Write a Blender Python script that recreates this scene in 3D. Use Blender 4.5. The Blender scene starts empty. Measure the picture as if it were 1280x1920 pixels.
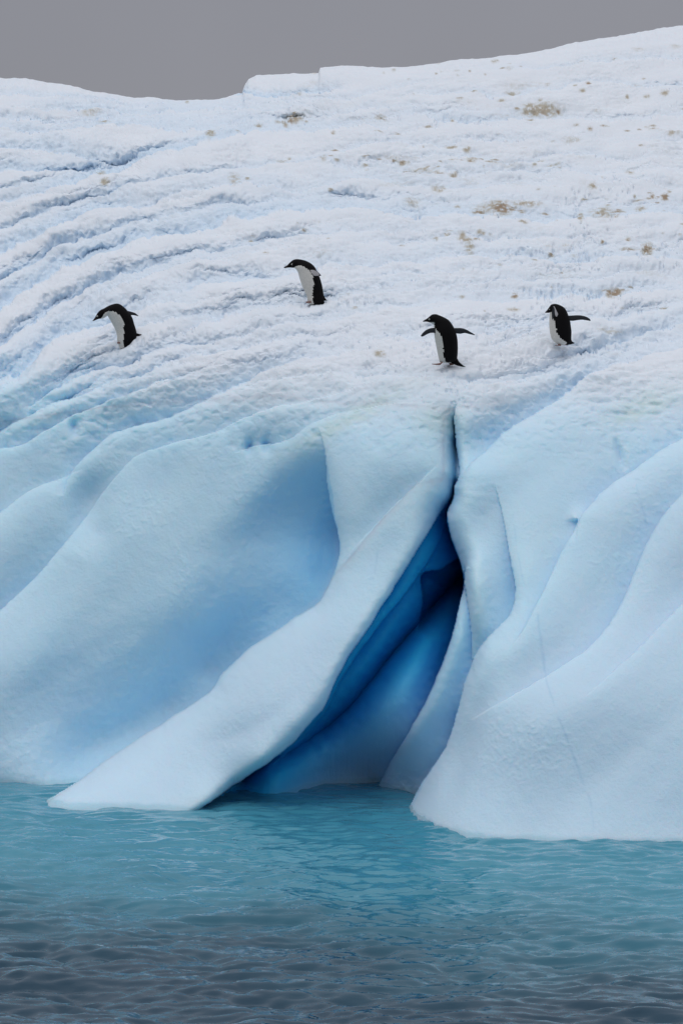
import bpy, math, random
import numpy as np

# ------------------------------------------------------------------ scene, camera, light
S = bpy.context.scene
COL = S.collection
F = 4800.0          # focal length in photo pixels (1920 high)
HC = 5.0            # camera height above the water, metres
U0, V0 = 640.0, 780.0

cam = bpy.data.objects.new("camera", bpy.data.cameras.new("camera"))
COL.objects.link(cam)
cam.location = (0, 0, HC)
cam.rotation_euler = (math.radians(90), 0, 0)
cam.data.sensor_fit = 'VERTICAL'
cam.data.sensor_height = 36.0
cam.data.lens = F / 1920.0 * 36.0
cam.data.shift_y = -180.0 / 1920.0
cam.data.clip_start = 0.1
cam.data.clip_end = 6000
S.camera = cam
S.render.resolution_x, S.render.resolution_y = 682, 1024

SUN_EL, SUN_AZ = math.radians(58), math.radians(215)   # high, soft, behind the camera to the left
W = bpy.data.worlds.new("World"); S.world = W; W.use_nodes = True
nt = W.node_tree; nt.nodes.clear()
out = nt.nodes.new("ShaderNodeOutputWorld"); bg = nt.nodes.new("ShaderNodeBackground")
sky = nt.nodes.new("ShaderNodeTexSky"); sky.sky_type = 'NISHITA'; sky.sun_disc = False
sky.sun_elevation = SUN_EL; sky.sun_rotation = SUN_AZ
# the thick cloud layer: darker towards the horizon, brighter overhead (an overcast sky)
tc = nt.nodes.new("ShaderNodeTexCoord"); sep = nt.nodes.new("ShaderNodeSeparateXYZ")
ramp = nt.nodes.new("ShaderNodeValToRGB")
cr = ramp.color_ramp
cr.elements[0].position = 0.0; cr.elements[0].color = (0.240, 0.237, 0.262, 1)
cr.elements[1].position = 1.0; cr.elements[1].color = (0.84, 0.87, 0.95, 1)
e = cr.elements.new(0.18); e.color = (0.252, 0.251, 0.278, 1)
e = cr.elements.new(0.45); e.color = (0.53, 0.55, 0.61, 1)
nz = nt.nodes.new("ShaderNodeTexNoise"); nz.inputs['Scale'].default_value = 5
nz.inputs['Detail'].default_value = 4
nz.inputs['Roughness'].default_value = 0.45
mr = nt.nodes.new("ShaderNodeMapRange"); mr.inputs['To Min'].default_value = 0.88; mr.inputs['To Max'].default_value = 1.12
cl = nt.nodes.new("ShaderNodeVectorMath"); cl.operation = 'SCALE'
sk = nt.nodes.new("ShaderNodeVectorMath"); sk.operation = 'SCALE'; sk.inputs['Scale'].default_value = 0.006
ad = nt.nodes.new("ShaderNodeVectorMath"); ad.operation = 'ADD'
L = nt.links.new
L(tc.outputs['Generated'], sep.inputs[0]); L(sep.outputs['Z'], ramp.inputs[0])
L(tc.outputs['Generated'], nz.inputs['Vector']); L(nz.outputs['Fac'], mr.inputs['Value'])
L(ramp.outputs['Color'], cl.inputs[0]); L(mr.outputs[0], cl.inputs['Scale'])
L(sky.outputs[0], sk.inputs[0]); L(cl.outputs[0], ad.inputs[0]); L(sk.outputs[0], ad.inputs[1])
L(ad.outputs[0], bg.inputs['Color']); bg.inputs['Strength'].default_value = 1.0
L(bg.outputs[0], out.inputs['Surface'])

sl = bpy.data.lights.new("sun", 'SUN'); sl.energy = 0.62; sl.angle = math.radians(35); sl.color = (1.0, 0.97, 0.94)
sun = bpy.data.objects.new("sun", sl); COL.objects.link(sun)
sx, sy, sz = math.sin(SUN_AZ) * math.cos(SUN_EL), math.cos(SUN_AZ) * math.cos(SUN_EL), math.sin(SUN_EL)
from mathutils import Vector, Matrix
sun.rotation_euler = Vector((sx, sy, sz)).to_track_quat('Z', 'Y').to_euler()

S.view_settings.view_transform = 'Standard'; S.view_settings.look = 'None'
S.view_settings.gamma = 1; S.view_settings.exposure = 0; S.view_settings.use_curve_mapping = False
S.render.engine = 'CYCLES'
S.cycles.max_bounces = 12; S.cycles.diffuse_bounces = 8; S.cycles.glossy_bounces = 4

# ------------------------------------------------------------------ numpy noise
rng = np.random.RandomState(7)
PERM = rng.permutation(256).astype(np.int32); PERM = np.concatenate([PERM, PERM, PERM])
GR = rng.normal(size=(256, 3)).astype(np.float32); GR /= np.linalg.norm(GR, axis=1)[:, None]

def noise3(x, y, z):
    x = np.asarray(x, np.float32); y = np.asarray(y, np.float32); z = np.asarray(z, np.float32)
    xi = np.floor(x).astype(np.int32); yi = np.floor(y).astype(np.int32); zi = np.floor(z).astype(np.int32)
    xf, yf, zf = x - xi, y - yi, z - zi
    u = xf*xf*(3-2*xf); v = yf*yf*(3-2*yf); w = zf*zf*(3-2*zf)
    xi &= 255; yi &= 255; zi &= 255
    r = None
    for dx in (0, 1):
        wx = u if dx else 1-u
        for dy in (0, 1):
            wy = v if dy else 1-v
            h2 = PERM[PERM[xi+dx] + yi+dy]
            for dz in (0, 1):
                g = GR[PERM[h2 + zi+dz]]
                t = (g[..., 0]*(xf-dx) + g[..., 1]*(yf-dy) + g[..., 2]*(zf-dz)) * (wx*wy*(w if dz else 1-w))
                r = t if r is None else r + t
    return r * 1.5

def sstep(a, b, x):
    t = np.clip((x-a)/(b-a), 0, 1); return t*t*(3-2*t)

# ------------------------------------------------------------------ iceberg surface
# Built as one sheet of bearings (u across, v up and down, both from the berg's survey point) with a
# distance for each; folds, lips, the crack and the cave are faults in that distance.
SKY = [(-1400, 330), (-900, 240), (-400, 165), (-150, 148), (0, 145), (50, 148), (105, 158), (130, 160), (170, 169), (250, 182), (340, 188), (410, 184),
       (440, 178), (454, 176), (457, 163), (466, 149), (480, 142), (520, 140), (575, 138), (597, 138), (600, 127), (640, 124), (720, 126),
       (800, 122), (860, 113), (930, 108), (1000, 99), (1040, 90), (1080, 79), (1160, 66), (1230, 53), (1290, 47), (1450, 35),
       (1800, 60), (2200, 150), (2700, 300)]
def axis(lo, a, b, hi, step, g=1.06):
    m = list(np.arange(a, b, step)); s = step; x = m[-1]
    R = []
    while x < hi: s *= g; x += s; R.append(x)
    s = step; x = a; Lf = []
    while x > lo: s *= g; x -= s; Lf.append(x)
    return np.array(Lf[::-1] + m + R, np.float64)
STEP = 1.7
us = axis(-1300, -90, 1370, 2600, STEP)
VBOT = 1640.0
NR = int((VBOT-120)/STEP)
ts = np.linspace(0, 1, NR)
vs_extra = np.array([1650, 1665, 1690, 1740, 1820, 1950.])
vsky = np.interp(us, [p[0] for p in SKY], [p[1] for p in SKY])
vsky = vsky + 1.2*noise3(us/9, us*0+.5, us*0+3.3) + 1.6*noise3(us/31, us*0+.5, us*0+1.3)
kk = np.exp(-0.5*(np.arange(-60, 61)/22.0)**2); kk /= kk.sum()
vsm = np.convolve(np.pad(vsky, 60, 'edge'), kk, 'valid')
Vg = vsm[None, :] + ts[:, None]*(VBOT - vsm[None, :])
Vg = Vg + (vsky-vsm)[None, :]*np.exp(-(Vg-vsm[None, :])/45.0)
Vg = np.vstack([Vg, np.repeat(vs_extra[:, None], len(us), 1)])
Ug = np.repeat(us[None, :], Vg.shape[0], 0)
H_, W_ = Vg.shape

BASE = [  # u, v, distance
 (-400,1480,35.0),(0,1480,34.1),(0,1250,34.9),(0,1000,35.4),(0,850,35.9),(-400,1000,36.2),
 (110,1512,32.9),(250,1515,32.6),(340,1515,32.6),(390,1502,32.55),(440,1470,32.9),(330,1250,34.1),(250,1000,34.8),(250,850,35.2),(150,1400,34.2),
 (450,1380,32.8),(560,1360,32.45),(490,1425,32.45),(600,1200,32.75),(700,1050,32.9),(450,1050,34.1),(700,880,33.0),(500,850,34.2),
 (600,1470,33.9),(700,1465,33.9),(700,1350,32.7),(820,1500,31.6),
 (830,1560,31.0),(1000,1580,30.1),(1280,1582,29.95),(1700,1590,29.9),(1000,1350,30.7),(1280,1350,30.4),
 (900,1200,31.4),(1100,1150,31.3),(1280,1100,31.2),(1700,1100,31.0),(1000,1000,31.9),(900,900,32.4),(1100,900,32.2),(1280,850,32.1),
 (1000,800,32.9),(1200,760,33.2),(700,780,33.5),
 (-400,700,37.4),(0,700,36.9),(250,700,36.0),(500,700,34.9),(840,690,33.8),(1100,690,34.0),(1280,690,33.9),(1700,680,34.2),
 (0,560,40.3),(230,635,37.2),(575,562,37.4),(1050,640,35.2),(1280,560,37.2),
 (0,400,44.5),(400,400,42.3),(800,400,41.5),(1280,400,41.3),(1700,400,42),
 (0,250,48.5),(400,250,47.5),(800,250,46),(1280,250,45.6),
 (0,150,53),(400,190,52),(700,130,50.5),(1280,60,52.5),(1700,40,54),(-400,160,54),(-400,400,46),
 (0,1640,34.0),(400,1640,32.0),(700,1640,32.0),(1000,1640,29.7),(1280,1640,29.6),
 (-1300,1480,42),(-1300,700,45),(-1300,300,56),(2600,1580,36),(2600,700,41),(2600,250,56)]
B = np.array(BASE, float)
def tps_fit(P, lam=0.3):
    x = P[:, :2]/300.0; n = len(x)
    d = np.linalg.norm(x[:, None]-x[None], axis=2); K = np.where(d > 0, d*d*np.log(d+1e-12), 0)
    A = np.zeros((n+3, n+3)); A[:n, :n] = K + lam*0.02*np.eye(n); A[:n, n] = 1; A[:n, n+1:] = x; A[n, :n] = 1; A[n+1:, :n] = x.T
    return x, np.linalg.solve(A, np.r_[P[:, 2], 0, 0, 0])
tx, tw = tps_fit(B)
def tps(u, v):
    u = u/300.0; v = v/300.0; r = tw[-3] + tw[-2]*u + tw[-1]*v
    for (a, b), w in zip(tx, tw[:-3]):
        d2 = (u-a)**2 + (v-b)**2
        r = r + w*0.5*d2*np.log(d2+1e-12)
    return r
# evaluate on a thinned sheet and interpolate back
vc = np.r_[np.arange(0, 1640, 8.0), np.arange(1640, 2000, 30.0)]; sj = np.unique(np.r_[np.arange(0, W_, 6), W_-1])
Dc = tps(us[sj][None, :]+0*vc[:, None], vc[:, None]+0*us[sj][None, :])
tmp = np.stack([np.interp(np.arange(W_), sj, row) for row in Dc])
i0 = np.clip(np.searchsorted(vc, Vg.ravel(), side='right')-1, 0, len(vc)-2).reshape(Vg.shape)
fr = (Vg-vc[i0])/(vc[i0+1]-vc[i0]); jj = np.repeat(np.arange(W_)[None, :], H_, 0)
D = tmp[i0, jj]*(1-fr) + tmp[i0+1, jj]*fr

D = D + 1.3*sstep(1570, 640, Vg)          # the whole face leans back
# warped bearings, so that no fold is a clean drawn curve
wu = 5.0*noise3(Ug/45, Vg/45, Ug*0+1) + 2.2*noise3(Ug/13, Vg/13, Ug*0+5)
wv = 5.0*noise3(Ug/45, Vg/45, Ug*0+9) + 2.2*noise3(Ug/13, Vg/13, Ug*0+14)
snowy = sstep(800, 640, Vg + 0.05*(Ug-640))      # more ragged in the snow
wu2 = wu*(0.45+1.2*snowy) + snowy*1.6*noise3(Ug/6, Vg/6, Ug*0+2)
wv2 = wv*(0.45+1.2*snowy) + snowy*2.0*noise3(Ug/6, Vg/6, Ug*0+7) + snowy*6*noise3(Ug/90, Vg/60, Ug*0+21)
UW = (Ug + wu2).astype(np.float32); VW = (Vg + wv2).astype(np.float32)
rough = np.zeros_like(UW)        # broken, pitted scarps

def catmull(P, k=4):
    P = np.array(P, float); Q = np.vstack([2*P[0]-P[1], P, 2*P[-1]-P[-2]]); R = []
    for i in range(1, len(Q)-2):
        for t in np.arange(k)/k:
            a, b, c, d = Q[i-1], Q[i], Q[i+1], Q[i+2]
            R.append(0.5*((2*b)+(c-a)*t+(2*a-5*b+4*c-d)*t*t+(3*b-a-3*c+d)*t**3))
    R.append(P[-1]); return np.array(R)
HINT = {'L': (-1, 0), 'R': (1, 0), 'U': (0, -1), 'D': (0, 1), 'UL': (-.7, -.7), 'UR': (.7, -.7), 'DR': (.7, .7), 'DL': (-.7, .7)}
def field(P, reach, side):
    """signed distance (positive on `side`) and values carried along a smooth line, on the part of the sheet it reaches"""
    C = catmull(P)
    lo = C[:, :2].min(0)-reach; hi = C[:, :2].max(0)+reach
    c0, c1 = np.searchsorted(us, lo[0]), np.searchsorted(us, hi[0])
    vm = Vg[:, c0:c1]
    rows = np.where((vm.max(1) > lo[1]) & (vm.min(1) < hi[1]))[0]
    if len(rows) == 0 or c1 <= c0: return None
    sl_ = (slice(rows[0], rows[-1]+1), slice(c0, c1))
    u = UW[sl_]; v = VW[sl_]
    h = HINT[side]; tot = C[-1, :2]-C[0, :2]
    T = np.gradient(C[:, :2], axis=0); N = np.stack([-T[:, 1], T[:, 0]], 1)
    flip = -1.0 if (N @ np.array(h)).sum() < 0 else 1.0
    best = np.full(u.shape, 1e9, np.float32); sg = np.zeros(u.shape, np.float32); ws = np.zeros(u.shape, np.float32); ds = np.zeros(u.shape, np.float32)
    nv = C.shape[1]-2; val = [np.zeros(u.shape, np.float32) for _ in range(nv)]
    for i in range(len(C)-1):
        a, b = C[i], C[i+1]; ex, ey = b[0]-a[0], b[1]-a[1]; l2 = ex*ex+ey*ey+1e-9; ln = math.sqrt(l2)
        px = u-np.float32(a[0]); py = v-np.float32(a[1])
        t = np.clip((px*np.float32(ex)+py*np.float32(ey))/np.float32(l2), 0, 1)
        qx = px-t*np.float32(ex); qy = py-t*np.float32(ey); d2 = qx*qx+qy*qy
        best = np.minimum(best, d2)
        q = d2+1.0; w = np.float32(ln)/(q*q*np.sqrt(q))
        d = np.sqrt(d2)+1e-4
        sg += w*(flip*(-py*0+(-ey/ln)*px+(ex/ln)*py))/d; ws += w; ds += w*d
        for k in range(nv): val[k] += w*(a[2+k]*(1-t)+b[2+k]*t)
    best = np.sqrt(best); ds /= ws
    return sl_, np.where(best < 3, best, best+(ds-best)*np.clip((best-3)/12, 0, 1)), sg/ws, [x/ws for x in val]
def fault(P, side, Wd, p=1.2, bulge=0.0, Wf=40, scarp=0.0, mask=None, gain=None):
    """the near lip is the line; on `side` the surface drops back by the third value and recovers over Wd"""
    P = [(q[0], q[1], q[2]) for q in P]; reach = max(Wd*3.4, Wf*5)
    r = field(P, reach, side)
    if r is None: return
    s_, d, sg, (a,) = r
    k = np.clip(d/10.0, 0, 1)*.9+.02               # crisp at the lip, soft away from it
    back = sstep(-1, 1, np.clip(sg/k, -1, 1)); win = np.clip(1-d/reach, 0, 1); win = win*win*(3-2*win)
    fall = np.exp(-(d/Wd)**p)
    if mask is not None: win = win*mask[s_]
    if gain is None: gain = 1.0 if max(q[2] for q in P) > .9 else .72      # the small folds are shallow
    a = a*gain; bulge = bulge*(.7 if gain == .72 else 1)
    D[s_] += win*(back*a*fall - (1-back)*bulge*.8*np.tanh(a/.8)*(d/Wf)*np.exp(1-d/Wf) + (1-back)*0.10*np.tanh(a)*np.exp(-d/5.0))
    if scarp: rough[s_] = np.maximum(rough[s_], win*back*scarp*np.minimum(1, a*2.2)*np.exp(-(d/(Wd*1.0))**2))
def valley(P, Wd, p=1.0, mask=None):
    s_, d, sg, (a,) = field(P, Wd*4, 'U'); D[s_] += (1 if mask is None else mask[s_])*a*np.exp(-(d/Wd)**p)*np.clip(1-d/(Wd*4), 0, 1)
def dent(u, v, ru, rv, a, rot=0):
    c, s = math.cos(math.radians(rot)), math.sin(math.radians(rot))
    x = ((UW-u)*c + (VW-v)*s)/ru; y = (-(UW-u)*s + (VW-v)*c)/rv
    global D; D = D + a*np.exp(-(x*x+y*y))

def region(poly):
    poly = np.array(poly, float); ins = np.zeros(Ug.shape, bool)
    x, y = UW.astype(float), VW.astype(float); n = len(poly)
    for i in range(n):
        x1, y1 = poly[i]; x2, y2 = poly[(i+1) % n]
        c = ((y1 > y) != (y2 > y)) & (x < (x2-x1)*(y-y1)/(y2-y1+1e-12)+x1); ins ^= c
    return ins
CAVE = [(846,930),(825,962),(795,1010),(750,1082),(700,1162),(650,1237),(603,1330),(548,1395),(500,1432),(440,1472),(390,1507),(340,1545),(330,1640),(690,1640),
        (690,1510),(712,1465),(760,1382),(800,1312),(830,1242),(850,1180),(866,1110),(868,1085),(862,1050),(845,1010),(838,963)]
FIN = [(845,895),(780,905),(705,985),(640,1062),(624,1080),(600,1128),(540,1167),(470,1215),(418,1260),(392,1300),(330,1340),(260,1385),(190,1432),(130,1475),(80,1512),(30,1550),(-60,1640),(330,1640),
       (340,1545),(390,1507),(440,1472),(500,1432),(548,1395),(603,1330),(650,1237),(700,1162),(750,1082),(795,1010),(825,962),(846,930)]
RIGHT = [(853,772),(852,795),(857,850),(862,888),(851,912),(848,935),(838,963),(845,1010),(862,1050),(868,1085),(866,1110),(850,1180),(830,1242),(800,1312),(760,1382),(712,1465),(690,1510),(690,1640),(690,2000),(2700,2000),(2700,560),(1280,640),(1100,700),(950,745)]
mc = region(CAVE); mf = region(FIN) & ~mc; mrg = region(RIGHT) & ~mc & ~mf

# --- the ice face: left cliff, central mass and diagonal fin
fault([(596,800,0),(608,840,.15),(613,880,.45),(617,930,.9),(632,990,1.4),(636,1040,1.5),(624,1080,1.5),(600,1128,1.5),(540,1167,1.5),(470,1215,1.6),
       (418,1260,1.6),(392,1300,1.6),(330,1340,1.6),(260,1385,1.5),(190,1432,1.4),(130,1475,1.3),(64,1514,1.2),(8,1548,1.1),(-40,1590,1.0)], 'UL', 150, 1.15, .3, 40)
fault([(845,895,0),(846,930,.25),(825,962,.4),(795,1010,.5),(750,1082,.6),(700,1162,.8),(650,1237,1.0),(603,1330,1.1),(548,1395,1.0),(500,1432,.9),(440,1472,.9),(390,1507,.6),(340,1545,.5)], 'DR', 160, 1.1, .22, 20)
fault([(640,1058,0),(670,1020,.2),(705,985,.2),(745,942,.2),(790,898,.1),(820,870,0)], 'UL', 60, 1.3, .3, 30)
fault([(842,960,0),(805,1050,.5),(745,1130,.6),(700,1185,.6),(652,1255,.5),(600,1345,.4),(540,1412,.2),(500,1440,0)], 'DR', 70, 1.2, .3, 20, mask=mc)
fault([(780,1185,0),(792,1130,.8),(790,1078,1.0),(822,1068,1.0),(845,1052,1.0),(870,1040,1.0)], 'DR', 80, 1.1, mask=mc)
valley([(866,1078,1.5),(830,1115,1.6),(780,1172,1.5),(722,1242,1.3),(650,1330,1.0),(560,1400,.8),(510,1425,.9),(455,1460,.8)], 34, mask=mc)
valley([(350,1390,0),(420,1385,.035),(500,1350,.045),(560,1300,.02),(590,1260,0)], 30, 1.8)
# crack and the silhouette of the right mass
fault([(856,752,0),(853,772,.15),(852,795,.3),(857,850,.4),(862,888,.45),(851,912,.6),(848,935,.9),(838,963,1.2),(845,1010,1.4),(862,1050,1.6),(868,1085,1.5),(876,1130,.7),(884,1190,.35),(885,1250,.1)], 'L', 34, 1.0, .5, 40)
fault([(872,1070,.5),(866,1110,1.9),(850,1180,1.9),(830,1242,1.6),(800,1312,1.0),(760,1382,.55),(712,1465,.4),(690,1510,.3)], 'L', 75, 1.0, .2, 30)
valley([(853,790,.1),(854,860,.3),(850,920,.3),(842,960,.2)], 8, 1.2)
# right front lobe
fault([(925,905,0),(936,945,.06),(945,985,.12),(955,1040,.28),(966,1100,.45),(958,1145,.5),(930,1182,.5),(900,1214,.7),(881,1252,.9),(866,1300,1.05),(850,1360,1.25),(830,1410,1.3),(793,1465,1.4),(750,1538,1.5),(722,1580,1.5)], 'L', 100, 1.15, .4, 50)
fault([(1080,972,0),(1080,985,.25),(1050,1040,.3),(1022,1100,.25),(985,1172,.12),(950,1220,0)], 'L', 60, 1.2, .3, 50)
fault([(1078,1015,0),(1086,975,.16),(1108,946,.45),(1150,905,.6),(1185,885,.6),(1230,850,.6),(1280,822,.6),(1400,760,.5),(1600,700,.3)], 'UL', 80, 1.1, .5, 60)
fault([(1450,800,.5),(1280,925,.5),(1218,1010,.5),(1195,1060,.45),(1170,1120,.45),(1140,1172,.42),(1090,1225,.35),(1020,1270,.28),(950,1310,.15),(880,1352,0)], 'UL', 95, 1.15, .5, 80)
fault([(1450,1000,.4),(1330,1080,.35),(1250,1160,.25),(1180,1230,.15),(1090,1310,0)], 'UL', 90, 1.5, .3, 80)
fault([(852,915,0),(880,872,.25),(915,842,.45),(950,807,.6),(1000,778,.65),(1050,745,.65),(1090,715,.6),(1130,693,.5),(1200,670,.4),(1300,640,.3),(1400,620,.2)], 'U', 55, 1.2, .3, 40, .9)
valley([(1150,815,0),(1160,850,.12),(1170,885,0)], 10, 1.5)
# left cliff folds
fault([(-250,1380,.6),(-60,1205,.6),(0,1146,.6),(60,1090,.55),(105,1040,.45),(150,985,.32),(190,930,.28),(225,885,.22),(262,852,.2),(330,830,.25),(400,812,.25),(470,778,.25),(560,755,.2),(650,730,.1),(720,710,0)], 'UL', 75, 1.15, .4, 70, .3)
fault([(-250,1200,.5),(-60,1010,.4),(0,965,.35),(50,925,.32),(95,905,.28),(125,893,.12),(160,880,0)], 'UL', 70, 1.2, .4, 60)
fault([(118,930,0),(128,900,.2),(150,868,.4),(200,822,.45),(235,805,.5),(300,787,.55),(350,770,.55),(430,732,.55),(480,705,.5),(560,680,.35),(640,660,.2),(720,650,0)], 'U', 50, 1.2, .3, 40, 1.0)
fault([(-150,900,.4),(-20,845,.4),(40,835,.4),(100,800,.35),(160,770,.3),(250,735,.3),(330,705,.2),(400,690,0)], 'U', 60, 1.2, .2, 50, 1.0)
fault([(440,850,0),(480,835,.2),(540,825,.25),(575,800,.25),(640,775,.22),(720,760,.1),(780,755,0)], 'U', 40, 1.2, .2, 40, .8)
valley([(180,1000,.12),(150,1040,.0)], 40, 2)
dent(170, 945, 38, 55, .28, 20)
dent(520, 1010, 130, 85, .35, 125)
dent(400, 1240, 170, 70, .45, 140)
dent(190, 1400, 150, 45, .25, 145)
dent(60, 1230, 130, 60, -.18, 140)
dent(330, 1130, 120, 60, -.10, 140)
dent(500, 900, 140, 45, -.18, 140)
dent(730, 840, 75, 60, -.06, 0)
dent(915, 1080, 30, 120, .10, -5)
dent(1060, 1330, 150, 60, -.08, 145)
dent(1150, 1420, 180, 55, .05, 140)
dent(900, 830, 60, 40, .25, -30)
dent(870, 1400, 24, 110, .2, 20)
for (u, v) in ((468, 838), (500, 836), (140, 800)): dent(u, v, 9, 14, .16)

# --- furrows of the snow slope: each lip hides the bottom of a blue scarp behind it
SN = [
 ([(-120,775,.9),(0,716,1.0),(40,697,1.1),(90,650,1.1),(135,622,1.0),(172,604,.8),(240,588,.5),(330,566,.35),(420,560,0)], 40),
 ([(-120,660,.9),(0,578,1.1),(50,542,1.1),(100,512,1.1),(150,490,1.0),(215,465,1.0),(260,450,1.0),(320,440,.9),(400,422,.8),(480,405,.75),(600,392,.6),(700,400,.55),(780,406,.5),(860,402,.55),(900,410,.5),(1000,413,.45),(1150,410,.45),(1290,404,.45),(1500,400,.4)], 34),
 ([(-120,530,.7),(0,470,.8),(65,440,.8),(150,410,.8),(210,385,.7),(280,380,.45),(330,362,.4),(450,350,.4),(560,355,.35),(660,335,.35),(760,347,.35),(900,350,.3),(1000,345,.2),(1100,350,.0)], 26),
 ([(-120,400,.6),(0,380,.6),(65,365,.6),(150,335,.7),(260,303,.8),(390,265,.7),(500,245,.5),(620,240,.35),(750,232,.2),(820,230,0)], 22),
 ([(-120,322,.6),(0,322,.7),(150,316,.7),(240,305,.4),(280,300,0)], 20),
 ([(-120,265,.5),(0,276,.6),(100,285,.6),(170,295,.5),(250,303,.3),(320,305,0)], 26),
 ([(-120,230,.5),(0,240,.5),(100,245,.5),(210,234,.5),(350,236,.5),(500,228,.4),(640,236,.4),(760,216,.3),(860,226,.45),(1000,215,.35),(1150,225,.2),(1280,220,.3),(1500,215,.2)], 16),
 ([(0,200,.0),(120,205,.5),(250,212,.5),(400,208,.4),(540,205,.3),(640,208,.0)], 14),
 ([(430,180,0),(457,178,.8),(500,180,.8),(560,177,.6),(620,170,.5),(660,166,0)], 12),
 ([(220,660,.3),(280,562,.2),(360,541,.5),(450,524,.55),(530,520,.4),(640,492,.4),(750,486,.4),(880,482,.4),(1000,490,.45),(1130,488,.45),(1290,486,.3)], 26),
 ([(60,760,.2),(130,715,.6),(210,690,.6),(290,662,.5),(380,640,.45),(470,622,.3),(560,606,.3),(650,592,.3),(740,575,.3),(850,560,.3),(960,556,.35),(1080,553,.5),(1190,548,.4),(1290,540,.3)], 26),
 ([(300,640,0),(380,600,.35),(470,575,.4),(560,568,.25),(660,545,.3),(760,530,.3),(860,525,0)], 18),
 ([(1010,690,0),(1060,668,.35),(1120,648,.5),(1190,626,.5),(1290,598,.45),(1450,560,.4)], 30),
 ([(100,645,.0),(180,560,.35),(240,530,.45),(320,505,.45),(420,480,.3),(500,465,.2),(600,455,.0)], 20),
 ([(620,455,0),(720,448,.3),(830,452,.3),(960,440,.3),(1080,446,.2),(1200,440,0)], 14),
 ([(700,300,0),(820,292,.3),(950,300,.3),(1080,290,.3),(1200,298,.2),(1300,290,.1)], 12),
 ([(560,290,0),(640,283,.3),(720,270,.3),(840,268,.25),(950,262,.25),(1100,268,.1),(1300,262,.2)], 12),
 ([(-120,715,.7),(0,648,.8),(60,610,.7),(120,568,.7),(190,532,.7),(270,506,.6),(350,480,.5),(450,458,.45),(560,440,.4),(680,432,.3),(800,430,.2),(900,440,0)], 18),
 ([(-120,590,.6),(0,522,.75),(70,482,.7),(150,446,.7),(230,420,.6),(320,405,.5),(420,385,.5),(520,372,.45),(640,366,.4),(780,376,.35),(900,380,.3),(1040,376,.2),(1150,380,0)], 16),
 ([(-120,462,.5),(0,425,.6),(80,400,.6),(170,370,.55),(260,345,.5),(350,325,.45),(470,312,.4),(580,306,.35),(700,315,.3),(850,322,.3),(1000,318,.3),(1150,325,.2),(1300,320,.1)], 14),
 ([(-60,352,.4),(60,345,.45),(170,322,.45),(280,285,.5),(400,246,.4),(520,226,.3),(640,222,0)], 12),
 ([(0,218,.4),(110,224,.5),(220,222,.45),(330,224,.4),(450,218,.3),(560,222,.3),(680,200,.3),(800,200,.2),(900,198,0)], 10),
 ([(-60,170,.3),(60,178,.4),(170,190,.4),(280,198,.35),(400,196,.3),(520,190,.3),(640,188,.3),(760,158,.2),(860,150,0)], 9),
 ([(0,810,.3),(80,765,.4),(160,735,.45),(260,700,.45),(360,668,.4),(460,645,.35),(560,632,.3),(680,622,0)], 18),
 ([(140,680,0),(220,630,.35),(310,600,.4),(400,590,.4),(500,580,.35),(620,560,.3),(720,545,.25),(840,538,.25),(960,525,.3),(1100,520,.3),(1300,512,.2)], 16),
 ([(620,520,0),(720,510,.3),(840,512,.3),(980,500,.2),(1100,462,.2),(1300,455,.2)], 12),
 ([(880,660,0),(960,640,.25),(1060,610,.3),(1160,590,.35),(1290,570,.3)], 16),
 ([(940,735,0),(1010,705,.3),(1090,672,.4),(1170,650,.4),(1290,622,.35)], 22),
 ([(700,180,0),(820,172,.3),(960,180,.3),(1100,160,.3),(1290,168,.3)], 10),
 ([(900,130,0),(1010,128,.3),(1130,112,.3),(1290,112,.3)], 8),
 ([(640,640,0),(740,628,.3),(850,640,.15),(930,622,.35),(1010,612,.3),(1080,618,0)], 22),
 ([(560,712,0),(660,700,.2),(760,705,.15),(900,722,.2),(980,712,.3),(1060,690,.3),(1150,660,0)], 24),
]
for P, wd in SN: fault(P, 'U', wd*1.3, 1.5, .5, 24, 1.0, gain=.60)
D = D + 0.0
# many short unnamed steps
rs = np.random.RandomState(11)
for k in range(150):
    u = rs.uniform(-80, 1360); v = rs.uniform(150, 720)
    if v < np.interp(u, [p[0] for p in SKY], [p[1] for p in SKY]) + 20: continue
    ln = rs.uniform(40, 130); sl0 = -0.45*np.clip((500-u)/500, 0, 1)*np.clip((v-220)/250, 0, 1) - .04 + rs.normal()*.06
    if v > 560: sl0 -= .15
    a = rs.uniform(.08, .28)*(0.6+0.4*(700-v)/500)
    P = [(u-ln, v-ln*sl0+rs.normal()*3, 0), (u-ln*.4, v-ln*.4*sl0+rs.normal()*4, a), (u+ln*.4, v+ln*.4*sl0+rs.normal()*4, a), (u+ln, v+ln*sl0+rs.normal()*3, 0)]
    fault(P, 'U', rs.uniform(8, 18), 1.3, .2, 12, .6)

# --- skyline rolls away from the eye
dv = Vg - vsky[None, :]
D += 1.6*np.exp(-dv/4.0) + 1.2*np.exp(-dv/14.0)
# --- far flanks curve back
D += 0.000006*np.clip(-90-Ug, 0, None)**2 + 0.000006*np.clip(Ug-1500, 0, None)**2

def world(u, v, d): return (u-U0)/F*d, d, HC + (V0-v)/F*d
X, Y, Z = world(Ug, Vg, D)

snow = sstep(0.0, 1.0, (775 - (Vg + 14*noise3(Ug/60, Vg/30, Ug*0+4) + 8*noise3(Ug/17, Vg/13, Ug*0+8)))/165.0 + 0.35
             - 0.25*sstep(400, 0, Ug) + 0.1*sstep(700, 1000, Ug)*sstep(1100, 900, Ug))
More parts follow.
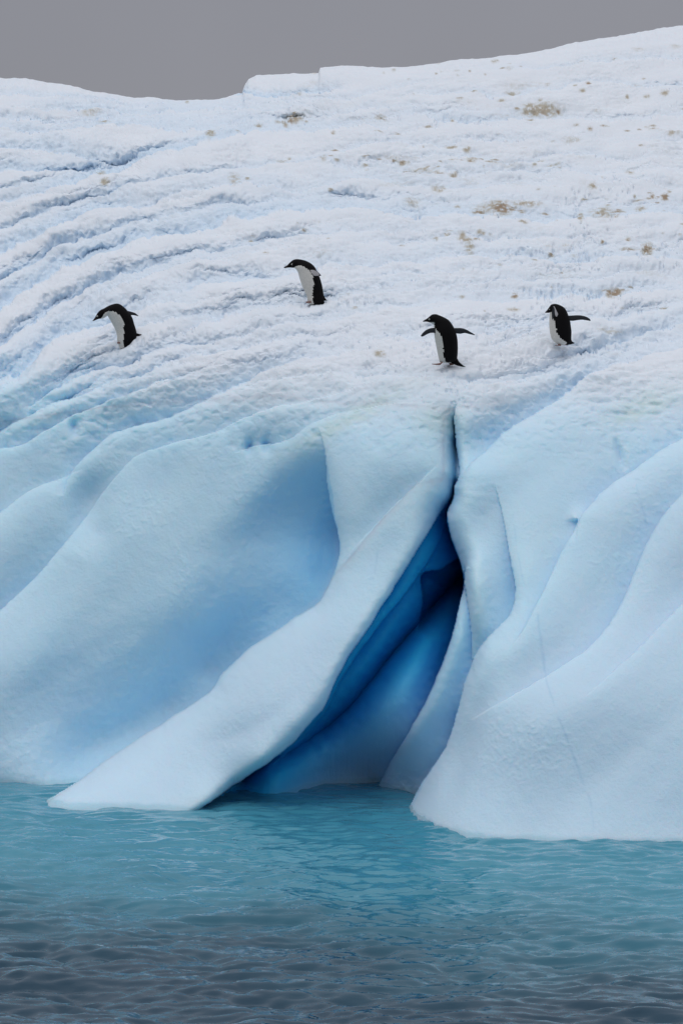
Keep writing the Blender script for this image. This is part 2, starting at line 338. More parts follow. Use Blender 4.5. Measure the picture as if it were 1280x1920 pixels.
# --- relief: pillowy lumps and pits on the snow, scallops on the ice
def bill(f, sx, sy, sz, o): return np.abs(noise3(X*f*sx+o, Y*f*sy+o, Z*f*sz+o))
lump = 0.070*(bill(1.6, .8, .8, 1.2, 3)-.25) + 0.055*(bill(3.7, .7, .8, 1.2, 9)-.25) + 0.034*(bill(7.5, .7, .8, 1.0, 5)-.25) + .008*noise3(X*16, Y*11, Z*8)
lump2 = 0.07*noise3(X*.8, Y*.45, Z*1.4) + 0.045*noise3(X*1.9+7, Y*.9, Z*2.5)
pits = -0.05*np.maximum(0, noise3(X*5, Y*7, Z*7+3)-.12) - 0.045*np.maximum(0, noise3(X*10+4, Y*9, Z*13)-.1)
patch = sstep(-.25, .35, noise3(X*.7+3, Y*.35, Z*.9+5))
sm = np.clip(snow, 0, 1)
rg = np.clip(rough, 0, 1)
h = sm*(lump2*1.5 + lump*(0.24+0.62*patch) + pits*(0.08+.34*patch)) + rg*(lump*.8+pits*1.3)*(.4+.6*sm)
band = sstep(900, 780, Vg)*sstep(640, 740, Vg)
h += band*(pits*.8 + lump*.35)
diag = (X*.78 + Z*.62); along = (X*.62 - Z*.78)
ice = 1-sm
h += ice*(0.050*noise3(along*1.0, diag*.28, Y*.4) + 0.020*noise3(along*2.8, diag*.8, Y*.8) + 0.0045*noise3(diag*9, along*6, Y*5) + 0.0022*noise3(X*26, Z*26, Y*20))
scal = sstep(.1, .5, noise3(X*1.1+11, Z*1.1, Y*.6))*ice
h += scal*0.012*np.maximum(0, noise3(X*17, Z*17, Y*17))
# penguin footprints: small pits in trails
foot = np.zeros_like(h)
fp = np.random.RandomState(5)
spots = []
for (u0, v0, u1, v1, n, sp) in [(1082,360,1092,490,60,10),(1000,545,1110,552,60,14),(980,470,1130,500,45,16),(1200,470,1270,500,45,16),(1160,300,1165,420,25,18),
                                (1040,560,900,640,50,20),(780,600,560,640,25,22),(860,620,700,700,40,24),(840,700,860,750,40,22),(1120,590,1200,560,25,14),(640,210,900,225,25,9),(880,690,1000,672,26,6),(620,566,720,560,24,7),(265,640,360,610,26,7),(1080,655,1180,640,26,7)]:
    for k in range(n):
        t = fp.rand(); spots.append((u0+(u1-u0)*t+fp.normal()*sp, v0+(v1-v0)*t+fp.normal()*sp*.7))
for (u, v) in spots:
    c0, c1 = np.searchsorted(us, u-9), np.searchsorted(us, u+9)
    if c1-c0 < 2: continue
    r = int((v-vsm[c0])/(VBOT-vsm[c0])*(NR-1)); a, b = max(0, r-7), min(NR, r+7)
    if b-a < 3: continue
    s_ = (slice(a, b), slice(c0, c1)); w = fp.uniform(1.2, 2.4)
    foot[s_] += np.exp(-((Ug[s_]-u)/w)**2 - ((Vg[s_]-v)/(w*1.3))**2)
h -= 0.05*np.clip(foot, 0, 1)*sm
fade = sstep(0, 12, dv)*.7+.3
h *= fade
X = X + 0*h; Y = Y - h*(0.55*sm + 1.0*(1-sm)); Z = Z + h*(0.8*sm + .15*(1-sm))

# --- colour masks: stains, blue ice with painted shade, meltwater algae, veins
stain = np.zeros_like(h); brown = np.zeros_like(h)
def spot(u, v, ru, rv, a, b=.4):
    c0, c1 = np.searchsorted(us, u-3*ru), np.searchsorted(us, u+3*ru)
    if c1-c0 < 2: return
    vq = vsm[(c0+c1)//2]; f = (NR-1)/(VBOT-vq)
    a0, a1 = max(0, int((v-3*rv-vq)*f)-2), min(NR, int((v+3*rv-vq)*f)+3)
    if a1-a0 < 2: return
    s_ = (slice(a0, a1), slice(c0, c1))
    g = a*np.exp(-((Ug[s_]-u)/ru)**2-((Vg[s_]-v)/rv)**2)
    stain[s_] = np.maximum(stain[s_], g); brown[s_] = np.maximum(brown[s_], g*b)
ST = [(1012,204,32,9,.9,.35),(940,397,16,12,1,.9),(925,392,34,12,.55,.5),(985,385,30,5,.55,.6),(1130,400,24,14,.5,.4),(1087,408,5,10,.8,.4),(1212,470,10,14,.8,.5),(1210,462,5,4,1,.7),
      (1150,546,13,6,1,.8),(1245,368,7,6,1,.9),(1222,366,4,4,.9,.8),(1200,392,10,6,.7,.4),(1102,160,5,4,1,.9),(1245,176,8,5,.7,.4),(1212,180,6,3,.6,.3),(965,549,6,4,.9,.8),
      (962,574,12,4,.6,.3),(865,446,8,8,.7,.4),(880,460,9,14,.5,.3),(900,436,8,6,.5,.4),(1033,473,5,5,.9,.7),(1128,454,3,3,.9,.8),(1110,350,8,5,.6,.5),(875,278,7,5,.7,.5),
      (885,300,12,6,.5,.3),(925,303,9,5,.6,.4),(845,272,12,3,.6,.4),(755,300,10,4,.7,.6),(850,325,10,3,.6,.6),(790,315,30,8,.35,.3),(822,352,14,7,.5,.4),(772,378,16,10,.4,.5),
      (711,662,10,6,.7,.3),(553,222,16,8,.65,.6),(546,226,4,3,1,.9),(394,250,9,9,.8,.2),(197,342,8,6,1,.15),(190,322,10,7,.4,.4),(440,338,12,12,.4,.35),(620,358,5,3,.8,.6),
      (570,428,4,3,.8,.8),(713,218,10,7,.6,.6),(710,245,8,2.5,.6,.5),(625,247,4,3,.9,.5),(960,168,14,4,.5,.3),(953,130,8,6,.35,.4),(1105,243,5,4,.8,.5),(1070,262,18,5,.4,.4),
      (990,196,10,3,.8,.3),(195,226,12,4,.6,.5),(170,210,20,5,.4,.4),(352,192,4,3,.7,.3),(980,418,8,3,.7,.5),(905,437,4,4,.7,.5),(1260,250,12,4,.5,.4),(1180,322,8,5,.5,.5),
      (1150,660,30,10,.15,.2),(1140,618,26,7,.35,.15),(605,300,8,6,.4,.5),(530,300,12,5,.35,.4),(100,285,8,4,.2,.2),(1195,95,14,4,.3,.4),(1265,85,12,4,.3,.4),(1045,620,10,4,.2,.3)]
for s_ in ST: spot(*s_)
sr = np.random.RandomState(3)
for k in range(150):
    u = sr.uniform(430, 1320); v = 110 + 480*sr.rand()**1.1
    if u < 800 and sr.rand() < .6: continue
    spot(u, v, sr.uniform(2, 8), sr.uniform(1.2, 3), sr.uniform(.2, .75), sr.uniform(.2, .8))
for (u0, v0, wd_, n_) in ((935,396,40,16),(1010,203,28,9),(1215,468,24,9),(1135,402,26,9),(880,300,40,9),(1150,548,14,5),(550,222,22,5),(1240,370,22,6),(790,318,40,8),(1180,240,60,8),(870,450,26,6),(700,300,60,6)):
    for k in range(n_):
        spot(u0+sr.normal()*wd_*.8, v0+sr.normal()*5, sr.uniform(4, 12), sr.uniform(1.0, 2.2), sr.uniform(.4, .95), sr.uniform(.3, 1))
for k in range(40):
    spot(sr.uniform(550, 1300), sr.uniform(150, 520), sr.uniform(20, 60), sr.uniform(4, 12), sr.uniform(.08, .2), .5)
nb = noise3(Ug/9, Vg/3.5, Ug*0+3)*.7 + noise3(Ug/2.6, Vg/2.2, Ug*0+6)*.5
stain = np.clip((stain*(1.25+2.2*nb)-.10)*1.5, 0, 1); brown = np.clip(brown*(1.4+1.5*nb), 0, 1)
green = 0.9*np.exp(-((Ug-625-(805-Vg)*1.0)/60)**2-((Vg-800+(Ug-625)*.45)/22)**2) + .7*np.exp(-((Ug-815)/45)**2-((Vg-790)/26)**2) \
      + .8*np.exp(-((Ug-1200)/70)**2-((Vg-765+(Ug-1200)*.35)/26)**2) + .5*np.exp(-((Ug-850)/12)**2-((Vg-850)/60)**2)
green = np.clip(green*(1+.9*noise3(Ug/16, Vg/10, Ug*0+2)), 0, 1)
# bubble-free blue ice laid bare inside the cave and the crack
blue_ice_shade = mc*1.0
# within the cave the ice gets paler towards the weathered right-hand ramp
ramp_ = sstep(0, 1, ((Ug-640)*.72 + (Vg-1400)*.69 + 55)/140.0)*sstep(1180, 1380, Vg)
blue_ice_shade = blue_ice_shade*(1-.80*ramp_)
jr = region([(868,1085),(850,1180),(830,1242),(800,1312),(760,1382),(712,1465),(690,1510),(690,1640),(735,1580),(758,1538),(797,1465),(830,1410),(850,1360),(866,1300),(881,1252),(884,1190)])
blue_ice_shade = np.maximum(blue_ice_shade, .16*jr)
blue_ice_shade = np.maximum(blue_ice_shade, .45*np.exp(-((Ug-850)/10)**2)*sstep(760, 860, Vg)*sstep(980, 900, Vg))
blue_ice_shade = np.maximum(blue_ice_shade, 0.40*np.exp(-((Ug-590)/110)**2-((Vg-1040)/130)**2)*(~mf)*(~mrg)*(UW < np.interp(VW, [800,860,930,990,1040,1130,1200], [600,612,618,633,637,602,500])))  # scoop beside the fin: bluer ice, with its shade painted in
vein = np.zeros_like(h)
for P in ([(1008,1150,.5),(1016,1215,.9),(1022,1270,.6),(1045,1340,.4),(1075,1420,.7),(1105,1500,.5),(1112,1575,.2)], [(960,965,.5),(972,1050,.4),(990,1130,.2)], [(1190,900,.3),(1205,960,.6),(1214,1000,.2)],
          [(897,760,.2),(900,800,.5),(902,830,.1)], [(711,1020,.8),(706,1045,.5),(700,1090,.2)]):
    s_, d, sg, (a,) = field(P, 12, 'L'); vein[s_] = np.maximum(vein[s_], a*.4*np.clip(.7+2.2*noise3(Ug[s_]/26, Vg[s_]/22, 0*Ug[s_]+3), 0, 1)*np.exp(-(d/(1.6+2*a*a))**2))

# --- materials
def mat(name): 
    m = bpy.data.materials.new(name); m.use_nodes = True
    return m, m.node_tree, m.node_tree.nodes['Principled BSDF']
def node(t, ty, **k):
    n = t.nodes.new(ty)
    for a, b in k.items(): setattr(n, a, b)
    return n
def mixc(t, fac, a, b):
    n = node(t, 'ShaderNodeMix', data_type='RGBA')
    for s, v in ((0, fac), (6, a), (7, b)):
        if isinstance(v, (float, int)): n.inputs[s].default_value = v
        elif isinstance(v, tuple): n.inputs[s].default_value = (*v, 1)
        else: t.links.new(v, n.inputs[s])
    return n.outputs[2]
def mth(t, op, a, b=None, c=None):
    n = node(t, 'ShaderNodeMath', operation=op)
    for i, v in enumerate((a, b, c)):
        if v is None: continue
        if isinstance(v, (float, int)): n.inputs[i].default_value = v
        else: t.links.new(v, n.inputs[i])
    return n.outputs[0]
M_ICE, t, bs = mat("glacier_ice_and_snow")
def att(nm): n = node(t, 'ShaderNodeAttribute', attribute_name=nm); return n.outputs['Fac']
geo = node(t, 'ShaderNodeNewGeometry')
def nse(sc, det=3, rgh=.6, vec=None, scl=None):
    n = node(t, 'ShaderNodeTexNoise'); n.inputs['Scale'].default_value = sc; n.inputs['Detail'].default_value = det; n.inputs['Roughness'].default_value = rgh
    t.links.new(vec or geo.outputs['Position'], n.inputs['Vector']); return n.outputs['Fac']
a_s, a_p, a_st, a_br, a_g, a_v = (att(k) for k in ('snow', 'blue_ice_shade', 'stain', 'brown', 'algae', 'vein'))
n1 = nse(1.3); n2 = nse(60, 2)
icec = mixc(t, n1, (0.53, 0.77, 0.92), (0.65, 0.845, 0.955))
n0 = nse(.33, 3, .5); lowm = node(t, 'ShaderNodeMapRange', interpolation_type='SMOOTHSTEP'); t.links.new(mth(t, 'MULTIPLY_ADD', n0, 3.0, att('foot')), lowm.inputs['Value'])
lowm.inputs['From Min'].default_value = 1.3; lowm.inputs['From Max'].default_value = 2.5
icec = mixc(t, lowm.outputs[0], icec, (0.63, 0.805, 0.945))
icec = mixc(t, a_v, icec, (0.25, 0.52, 0.70))
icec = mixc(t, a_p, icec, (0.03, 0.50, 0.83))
snc = mixc(t, n1, (0.76, 0.80, 0.85), (0.83, 0.86, 0.89))
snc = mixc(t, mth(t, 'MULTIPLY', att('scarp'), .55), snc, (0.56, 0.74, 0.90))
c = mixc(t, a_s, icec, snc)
spz = node(t, 'ShaderNodeSeparateXYZ'); t.links.new(geo.outputs['Position'], spz.inputs[0])
wet = node(t, 'ShaderNodeMapRange', interpolation_type='SMOOTHSTEP'); t.links.new(mth(t, 'ADD', spz.outputs['Z'], mth(t, 'MULTIPLY', nse(2.2, 3), -.12)), wet.inputs['Value'])
wet.inputs['From Min'].default_value = .03; wet.inputs['From Max'].default_value = -.03
c = mixc(t, mth(t, 'MULTIPLY', wet.outputs[0], mth(t, 'MULTIPLY_ADD', a_p, -.7, .7)), c, (0.40, 0.66, 0.76))
c = mixc(t, mth(t, 'MULTIPLY', a_g, .55), c, (0.56, 0.72, 0.66))
stc = mixc(t, a_br, (0.47, 0.43, 0.32), (0.27, 0.16, 0.06))
c = mixc(t, mth(t, 'MULTIPLY', a_st, .85), c, stc)
t.links.new(c, bs.inputs['Base Color'])
t.links.new(mth(t, 'MULTIPLY_ADD', wet.outputs[0], -.22, mth(t, 'MULTIPLY_ADD', a_s, .35, .42)), bs.inputs['Roughness'])
t.links.new(mth(t, 'MULTIPLY_ADD', a_s, -.55, .6), bs.inputs['Subsurface Weight']); bs.inputs['Subsurface Radius'].default_value = (.35, .85, 1.0); bs.inputs['Subsurface Scale'].default_value = .28; bs.inputs['IOR'].default_value = 1.31; bs.inputs['Specular IOR Level'].default_value = .35
bmp = node(t, 'ShaderNodeBump'); bmp.inputs['Distance'].default_value = 0.01; bmp.inputs['Strength'].default_value = .6
hh = mth(t, 'ADD', mth(t, 'MULTIPLY', nse(28, 3), mth(t, 'MULTIPLY_ADD', a_s, 1.2, .9)), mth(t, 'MULTIPLY', n2, mth(t, 'MULTIPLY_ADD', a_s, .3, .75)))
t.links.new(hh, bmp.inputs['Height']); t.links.new(bmp.outputs[0], bs.inputs['Normal'])

# --- meshes from the sheet: parts share the sheet's points
def grid_mesh(name, X, Y, Z, facemask, material, attrs={}, smooth=False):
    H, Wn = X.shape
    idx = np.arange(H*Wn).reshape(H, Wn)
    q = np.stack([idx[:-1, :-1], idx[1:, :-1], idx[1:, 1:], idx[:-1, 1:]], -1)[facemask]
    used, inv = np.unique(q.ravel(), return_inverse=True)
    me = bpy.data.meshes.new(name); n = len(used); m = len(q)
    me.vertices.add(n); me.loops.add(m*4); me.polygons.add(m)
    co = np.stack([X.ravel()[used], Y.ravel()[used], Z.ravel()[used]], 1).astype(np.float32)
    me.vertices.foreach_set('co', co.ravel())
    me.loops.foreach_set('vertex_index', inv.astype(np.int32))
    me.polygons.foreach_set('loop_start', np.arange(0, m*4, 4, dtype=np.int32))
    me.polygons.foreach_set('use_smooth', np.full(m, smooth))
    for k, v in attrs.items():
        a = me.attributes.new(k, 'FLOAT', 'POINT'); a.data.foreach_set('value', v.ravel()[used].astype(np.float32))
    me.update(calc_edges=True); me.materials.append(material)
    return me
def add_obj(name, me, parent=None, **props):
    o = bpy.data.objects.new(name, me); COL.objects.link(o); o.parent = parent
    for k, v in props.items(): o[k] = v
    return o

# rows behind the skyline: the berg's far side falls to the sea
back = []
for k, (dy, dz) in enumerate(((.4, -.02), (1.5, -.2), (4, -.9), (9, -2.6), (16, -5.5), (24, -9.5), (30, -14))):
    back.append((X[0]*(1+dy*.004), Y[0]+dy, np.maximum(Z[0]+dz, -1.5-.02*k)))
Xb = np.vstack([np.stack([b[0] for b in back[::-1]]), X]); Yb = np.vstack([np.stack([b[1] for b in back[::-1]]), Y]); Zb = np.vstack([np.stack([b[2] for b in back[::-1]]), Z])
nb_ = len(back)
def padn(a): return np.vstack([np.repeat(a[:1]*0+a[:1], nb_, 0), a])
foota = .9*sstep(1050, 1500, Vg) + .15*mf + .35*sstep(900, 1150, Ug)*mrg - .9*sstep(900, 1050, Vg)*sstep(1420, 1200, Vg)*sstep(330, 480, Ug)*(~mf)*(~mrg)
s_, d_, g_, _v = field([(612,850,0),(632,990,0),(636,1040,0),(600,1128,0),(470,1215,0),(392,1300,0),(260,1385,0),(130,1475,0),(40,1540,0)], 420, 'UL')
lee_shade = np.zeros_like(h); lee_shade[s_] = np.exp(-(d_/95.0)**1.3)*sstep(-.2, .4, g_)*sstep(830, 930, Vg[s_])  # shade behind the fin edge, painted in as bluer, less pale ice
foota = foota - 1.2*lee_shade
blue_ice_shade = np.maximum(blue_ice_shade, (lee_shade*(.08+.26*sstep(1380, 1000, Vg))*(1+.25*noise3(Ug/120, Vg/90, 0*Ug))*(~mrg)*(~mf)*(~mc)))
blue_ice_shade = np.where((mf | mrg) & (blue_ice_shade > 0.31), .0, blue_ice_shade)
AT = dict(foot=padn(foota), scarp=padn(rg), snow=padn(sm), blue_ice_shade=padn(blue_ice_shade), stain=padn(stain), brown=padn(brown), algae=padn(green), vein=padn(vein))
lineS = np.interp(Ug, [-1300, 0, 200, 500, 850, 950, 1100, 1280, 2600], [800, 790, 760, 740, 765, 745, 700, 640, 560])
lab = np.zeros(Ug.shape, int)            # 0 snow slope, 1 left cliff, 2 fin, 3 cave, 4 right lobes
lab[Vg > lineS] = 1; lab[mrg & (Vg > lineS-60)] = 4; lab[mf] = 2; lab[mc] = 3; lab[(lab == 1) & (Ug > 830)] = 4
lab = np.vstack([np.zeros((nb_, W_), int), lab])
lf = lab[:-1, :-1]
berg = bpy.data.objects.new("iceberg", None); COL.objects.link(berg); berg.location = (0, 0, 0)
berg['label'] = "huge pale blue iceberg with snowy top and a deep blue cave above the water"; berg['category'] = "iceberg"
for k, nm in enumerate(("snow_slope", "ice_cliff", "ice_fin", "ice_cave", "ice_lobe")):
    me = grid_mesh(nm, Xb, Yb, Zb, lf == k, M_ICE, AT)
    add_obj(nm, me, berg)

# ------------------------------------------------------------------ water
xw = axis(-3000, -6.2, 6.2, 3000, 0.03, 1.09); yw = axis(-3000, 18.5, 36.0, 5000, 0.035, 1.09)
XW, YW = np.meshgrid(xw, yw)
calm = sstep(36, 30, YW)*.55+.45
near = sstep(60, 38, np.abs(YW-20))*sstep(40, 15, np.abs(XW))
wx = XW + .25*noise3(XW*.8, YW*.8, XW*0); wy = YW + .25*noise3(XW*.8, YW*.8, XW*0+7)
hw = 0.030*noise3(wx*.45+3, wy*.8, XW*0) + 0.030*noise3(wx*1.2, wy*1.9+.3*wx, XW*0+4)
n_a = noise3(wx*1.9+.5*wy, wy*5.0, XW*0+8); n_b = noise3(wx*4.0-.6*wy, wy*10.0, XW*0+2)
hw += 0.015*n_a + 0.006*(1-2*np.abs(n_a)) + 0.0135*n_b + 0.002*(1-2*np.abs(n_b)) + .0045*noise3(wx*8, wy*17, XW*0+3)
hw = hw*calm*near*(1.75+.65*sstep(29, 23, YW))
M_W, t, bs = mat("sea_water"); geo = node(t, 'ShaderNodeNewGeometry')
sp = node(t, 'ShaderNodeSeparateXYZ'); t.links.new(geo.outputs['Position'], sp.inputs[0])
nn = nse(.35, 3, .55)
nn2 = nse(1.6, 2)
# turquoise where the berg's submerged foot lies under clear water, slate where the sea is deep
yy = mth(t, 'ADD', sp.outputs['Y'], mth(t, 'ADD', mth(t, 'MULTIPLY_ADD', nn, 5.0, -2.5), mth(t, 'MULTIPLY_ADD', sp.outputs['X'], .32, 0)))
mpr = node(t, 'ShaderNodeMapRange', interpolation_type='SMOOTHSTEP'); t.links.new(yy, mpr.inputs['Value'])
mpr.inputs['From Min'].default_value = 21.6; mpr.inputs['From Max'].default_value = 29.2
teal = mixc(t, nn2, (0.026, 0.208, 0.292), (0.088, 0.312, 0.402))
wc = mixc(t, mpr.outputs[0], (0.014, 0.050, 0.082), teal)
t.links.new(wc, bs.inputs['Base Color']); bs.inputs['Roughness'].default_value = .04; bs.inputs['IOR'].default_value = 1.333
bmp = node(t, 'ShaderNodeBump'); bmp.inputs['Distance'].default_value = .01; bmp.inputs['Strength'].default_value = .35
mp = node(t, 'ShaderNodeVectorMath', operation='MULTIPLY'); mp.inputs[1].default_value = (9, 17, 1); t.links.new(geo.outputs['Position'], mp.inputs[0])
t.links.new(nse(1.0, 3, .6, mp.outputs[0]), bmp.inputs['Height']); t.links.new(bmp.outputs[0], bs.inputs['Normal'])
wm = grid_mesh("water", XW, YW, hw, np.ones((len(yw)-1, len(xw)-1), bool), M_W, smooth=True)
add_obj("water", wm, kind='structure')

# ------------------------------------------------------------------ penguins
def flat(name, col, rough_, spec=.3):
    m, t, bs = mat(name); g = node(t, 'ShaderNodeNewGeometry')
    n = node(t, 'ShaderNodeTexNoise'); n.inputs['Scale'].default_value = 70; n.inputs['Detail'].default_value = 3
    t.links.new(g.outputs['Position'], n.inputs['Vector'])
    t.links.new(mixc(t, n.outputs['Fac'], tuple(c*.75 for c in col), tuple(min(1, c*1.25) for c in col)), bs.inputs['Base Color'])
    bs.inputs['Roughness'].default_value = rough_; bs.inputs['Specular IOR Level'].default_value = spec
    b = node(t, 'ShaderNodeBump'); b.inputs['Distance'].default_value = .004; b.inputs['Strength'].default_value = .5
    t.links.new(n.outputs['Fac'], b.inputs['Height']); t.links.new(b.outputs[0], bs.inputs['Normal'])
    return m
M_BLK = flat("black_feathers", (.005, .0045, .005), .7, .08); M_WHT = flat("white_feathers", (.60, .585, .54), .8, .1)
M_BEAK = flat("dark_horn", (.018, .010, .009), .4); M_FOOT = flat("pink_grey_skin", (.22, .12, .10), .6)
M_LIN = flat("pale_underwing_feathers", (.44, .42, .42), .8, .1); M_SLATE = flat("slate_flipper_feathers", (.020, .023, .028), .5, .3)

def loft(name, stations, mats, parent, seg=40, close=True, lat=None, yoff=None, sub=4):
    """stations: (ax, az, bx, bz, lateral, white) in metres beside the thing's origin; rings join into one skin"""
    A = np.array(stations, float); n = len(A)
    tt = np.linspace(0, n-1, (n-1)*sub+1)
    Cc = catmull(A, sub)
    me = bpy.data.meshes.new(name); V = []; Fc = []; Mi = []
    for r, c in enumerate(Cc):
        bx, bz, fx, fz, la, wh, yo = c
        for k in range(seg):
            th = 2*math.pi*k/seg; cs, sn = math.cos(th), math.sin(th)
            V.append(((bx+fx)/2 + cs*(fx-bx)/2, yo + sn*la, (bz+fz)/2 + cs*(fz-bz)/2))
    for r in range(len(Cc)-1):
        for k in range(seg):
            k2 = (k+1) % seg
            Fc.append((r*seg+k, r*seg+k2, (r+1)*seg+k2, (r+1)*seg+k))
            th = 2*math.pi*(k+.5)/seg; jit = .02*math.sin(r*5.1)+.015*math.sin(r*2.3+k)
            Mi.append(1 if math.cos(th) > 1-2*max(0, Cc[r][5])+jit and Cc[r][5] > .01 else 0)
    V.append(tuple(np.mean(V[:seg], 0))); V.append(tuple(np.mean(V[(len(Cc)-1)*seg:len(Cc)*seg], 0)))
    for k in range(seg):
        Fc.append((k, len(V)-2, (k+1) % seg)); Mi.append(0)
        b = (len(Cc)-1)*seg; Fc.append((b+k, b+(k+1) % seg, len(V)-1)); Mi.append(0)
    me.from_pydata(V, [], Fc); me.polygons.foreach_set('material_index', np.array(Mi, np.int32))
    me.polygons.foreach_set('use_smooth', np.ones(len(Fc), bool))
    for m in mats: me.materials.append(m)
    bmh = __import__('bmesh'); bm = bmh.new(); bm.from_mesh(me); bmh.ops.recalc_face_normals(bm, faces=bm.faces); bm.to_mesh(me); bm.free()
    return add_obj(name, me, parent)

def ellipsoid(name, x, y, z, rx, ry, rz, m, parent):
    bmh = __import__('bmesh'); bm = bmh.new(); bmh.ops.create_uvsphere(bm, u_segments=16, v_segments=10, radius=1)
    for v in bm.verts: v.co = Vector((x+v.co.x*rx, y+v.co.y*ry, z+v.co.z*rz))
    me = bpy.data.meshes.new(name); bm.to_mesh(me); bm.free(); me.materials.append(m)
    me.polygons.foreach_set('use_smooth', np.ones(len(me.polygons), bool))
    return add_obj(name, me, parent)

def surface_at(u, v):
    c = np.searchsorted(us, u); col = np.abs((HC + (Z[:, c]-HC)) - 0)  # column of the sheet
    pv = V0 - (Z[:NR, c]-HC)/Y[:NR, c]*F
    r = np.argmin(np.abs(pv - v)); return Y[max(0, r-2):r+4, c-8:c+9].min()

def penguin(label, sc, ox, oy, ground, body, head_from, beak, eye, flips, feet, tail, lining=(), sink=0):
    px = lambda x: ox+x/sc
    pz = lambda y: oy+y/sc
    gu, gv = px(ground[0]), pz(ground[1])
    d = surface_at(gu, gv) - .045 + sink
    m = d/F                       # metres per photo pixel at that distance
    gx, gz = (gu-U0)*m, HC+(V0-gv)*m
    root = bpy.data.objects.new("penguin", None); COL.objects.link(root); root.location = (gx, d, gz)
    root['label'] = label; root['category'] = "penguin"; root['group'] = "penguins on the snow slope of the iceberg"
    lx = lambda x: (px(x)-gu)*m
    lz = lambda y: (gv-pz(y))*m
    def st(rows, ratio, y0=0.0):
        R = []
        for q in rows:
            w = math.hypot(lx(q[2])-lx(q[0]), lz(q[3])-lz(q[1]))/2
            R.append((lx(q[0]), lz(q[1]), lx(q[2]), lz(q[3]), max(.004, w*(q[5] if len(q) > 5 else ratio)), q[4] if len(q) > 4 else 0, (q[6] if len(q) > 6 else 0)+y0))
        return R
    loft('body', st(body, .92), [M_BLK, M_WHT], root, seg=48)
    loft('beak', st(beak, .62), [M_BEAK], root, seg=16)
    ew = eye[2]/sc*m
    hw_ = eye[3]
    for sgn in (-1, 1):
        e_ = ellipsoid('eye', lx(eye[0]), sgn*hw_, lz(eye[1]), ew, ew*.5, ew, M_WHT, root)
        ellipsoid('pupil', lx(eye[0]), sgn*(hw_+ew*.32), lz(eye[1]), ew*.5, ew*.3, ew*.5, M_BEAK, e_)
    fo = []
    for rows, y0 in flips: fo.append(loft('flipper', st(rows, .16, y0), [M_SLATE], root, seg=20))
    for rows, y0, i in lining: loft('flipper_lining', st(rows, .16, y0), [M_LIN], fo[i], seg=20)
    for rows, y0 in feet:
        f_ = loft('foot', st(rows, 1.6, y0), [M_FOOT], root, seg=16)
    loft('tail', st(tail, .35), [M_BLK], root, seg=16)
    return root

# each row: back edge x, y, belly edge x, y, white share, width ratio, sideways shift
penguin("penguin bending far forward with its beak pointing down, leftmost on the slope", 8.533, 150, 540, (740, 800),
  [(900,900,640,980,.3,.8),(912,800,615,900,.33),(912,735,600,835,.36),(900,670,592,745,.42),(872,580,570,672,.5),(842,480,530,592,.56),(800,408,490,520,.55),(757,355,455,462,.5),(700,298,441,442,.42),(645,262,432,446,.38),
   (590,248,420,458,.40),(520,262,398,474,.44),(450,290,378,486,.40,.85),(390,325,362,490,.14,.8),(335,350,335,491,0,.75),(292,388,305,494,0,.7),(262,438,272,505,0,.6),(248,462,252,512,0,.5)], 0,
  [(275,428,285,500),(262,440,268,508),(235,482,240,520),(212,515,214,530),(203,525,206,530)],
  (283,452,13,.036),
  [([(740,362,790,440),(775,366,815,434),(830,380,850,432),(890,404,900,442),(933,442,930,449)], .05),
   ([(500,345,610,345),(520,380,604,385),(548,415,597,412),(568,455,590,450),(576,466,582,466)], -.098)],
  [([(600,865,690,870),(600,890,690,895)], -.03), ([(640,870,730,870),(640,890,730,892)], .04)],
  [(905,720,860,800),(940,732,920,780),(990,742,985,752)],
  [([(560,358,600,352),(585,385,640,378),(620,410,670,405),(660,438,688,432),(694,446,698,440)], -.104, 1)], sink=.17)
penguin("penguin leaning forward with a pale flipper folded back, highest up the slope", 9.143, 510, 460, (760, 915),
  [(900,1000,640,1020,.3,.8),(895,930,610,960,.32),(888,870,603,900,.34),(878,800,577,830,.41),(860,700,530,730,.56),(834,600,490,622,.64),(805,520,465,540,.67),(772,450,447,472,.64),(737,380,425,430,.52),(690,328,405,405,.46),
   (630,288,394,396,.40),(560,258,386,392,.22),(480,240,372,387,.03),(410,236,345,384,0),(352,256,312,382,0,.8),(300,300,275,383,0,.7),(270,330,255,385,0,.55)], 0,
  [(300,300,275,384),(262,338,252,386),(225,360,225,392),(208,374,210,390),(202,380,204,386)],
  (345,328,15,.050),
  [([(565,372,670,420),(590,410,660,440),(606,455,650,478),(620,505,644,510),(628,526,636,526)], -.115),
   ([(660,425,690,480),(730,428,700,515),(775,450,730,532),(815,490,790,532),(840,520,838,532)], -.112)],
  [([(580,965,690,965),(580,990,690,990)], -.03), ([(640,965,760,965),(640,990,760,990)], .04)],
  [(892,860,790,905),(908,900,850,940),(944,944,938,950)],
  [([(652,432,660,468),(700,430,685,500),(745,444,712,524),(785,470,745,530),(812,505,800,528)], -.120, 1)], sink=.17)
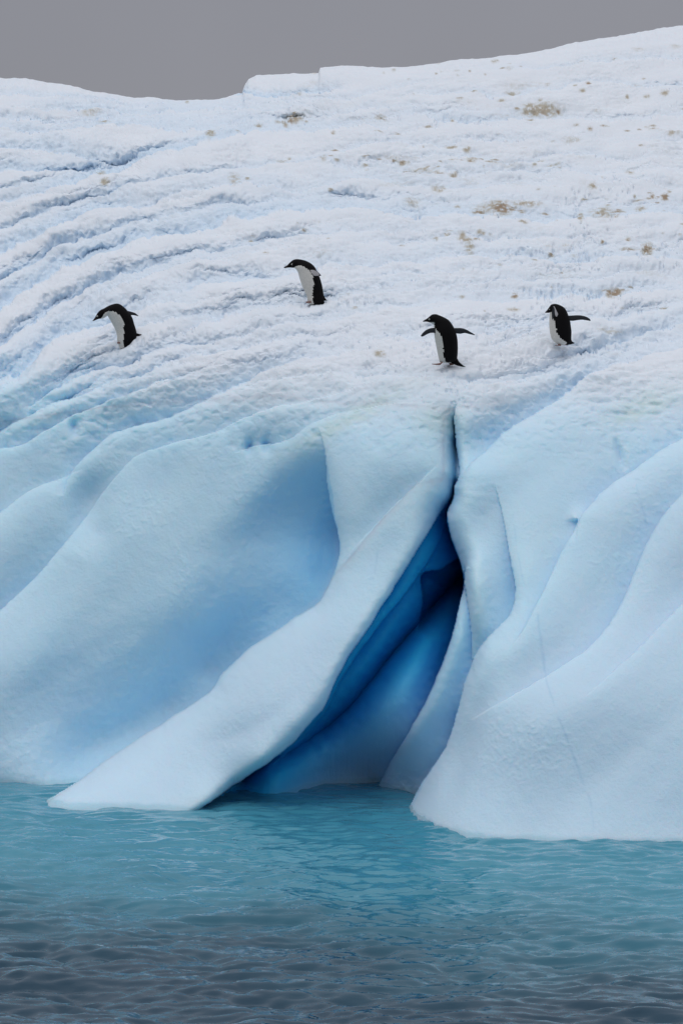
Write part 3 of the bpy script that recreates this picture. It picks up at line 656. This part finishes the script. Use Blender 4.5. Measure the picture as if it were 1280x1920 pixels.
penguin("penguin walking on both feet with both black flippers spread out sideways", 9.143, 770, 570, (600, 1035),
  [(700,1000,600,1010,.3,.6),(780,965,500,1000,.3,.8),(796,900,478,940,.28),(803,800,455,840,.28),(803,700,437,740,.29),(796,600,413,620,.30),(775,500,396,500,.21),(742,415,394,425,.04),(702,345,395,385,.02),(645,275,388,355,.06),
   (570,230,362,337,.16),(490,195,340,326,.10),(425,174,315,315,0),(358,182,285,306,0,.85),(305,225,262,303,0,.75),(270,255,248,303,0,.6)], 0,
  [(310,222,275,304),(272,250,255,304),(238,270,232,305),(212,286,212,304),(202,294,204,300)],
  (310,264,13,.052),
  [([(470,415,455,520),(400,410,390,498),(330,418,330,500),(260,446,275,520),(205,492,225,548),(172,535,195,560),(166,552,180,561)], -.06),
   ([(720,412,745,490),(790,410,800,506),(870,412,860,508),(950,436,925,496),(1030,482,1010,516),(1090,518,1085,532),(1100,527,1098,531)], .04)],
  [([(530,990,490,1020),(545,1000,500,1046),(500,1010,470,1048),(430,1022,425,1046),(355,1024,355,1034)], -.04), ([(720,1000,650,1010),(735,1030,660,1040),(730,1042,630,1048),(700,1050,610,1046)], .05)],
  [(790,925,600,925),(815,975,660,985),(850,1015,735,1035),(900,1055,840,1070),(940,1078,930,1082)])
penguin("upright hunched penguin with head drawn in and one flipper held out, on the far right", 9.846, 1000, 550, (560, 955),
  [(640,950,480,960,.6,.7),(700,900,425,930,.62),(692,850,372,890,.48),(693,780,330,840,.36),(695,700,303,750,.28),(682,600,287,640,.26),(667,500,284,540,.25),(642,425,286,460,.12),(618,355,290,405,.10),(575,280,293,370,.10),
   (520,236,296,358,.08),(450,205,294,356,0),(385,193,290,356,0),(320,210,280,358,0,.85),(283,255,265,360,0,.7),(262,285,252,361,0,.55)], 0,
  [(292,250,275,362),(268,280,262,362),(236,318,238,361),(214,340,216,360),(206,350,208,356)],
  (280,297,9,.040),
  [([(620,412,640,500),(720,406,720,507),(810,402,810,494),(900,410,890,486),(985,436,960,494),(1035,470,1025,505),(1052,494,1046,508)], .03),
   ([(345,240,380,250),(330,310,382,320),(322,380,378,390),(322,440,360,440),(326,490,334,490)], -.11)],
  [([(500,950,440,940),(495,972,430,960),(440,968,410,950),(385,966,375,960)], -.04), ([(640,930,560,930),(630,955,540,950),(560,958,520,950)], .04)],
  [(692,860,600,880),(705,885,620,935),(735,905,670,945),(754,916,740,928)],
  [([(352,246,364,246),(372,300,392,296),(374,350,414,345),(380,400,434,390),(396,438,428,430)], -.116, 1)])
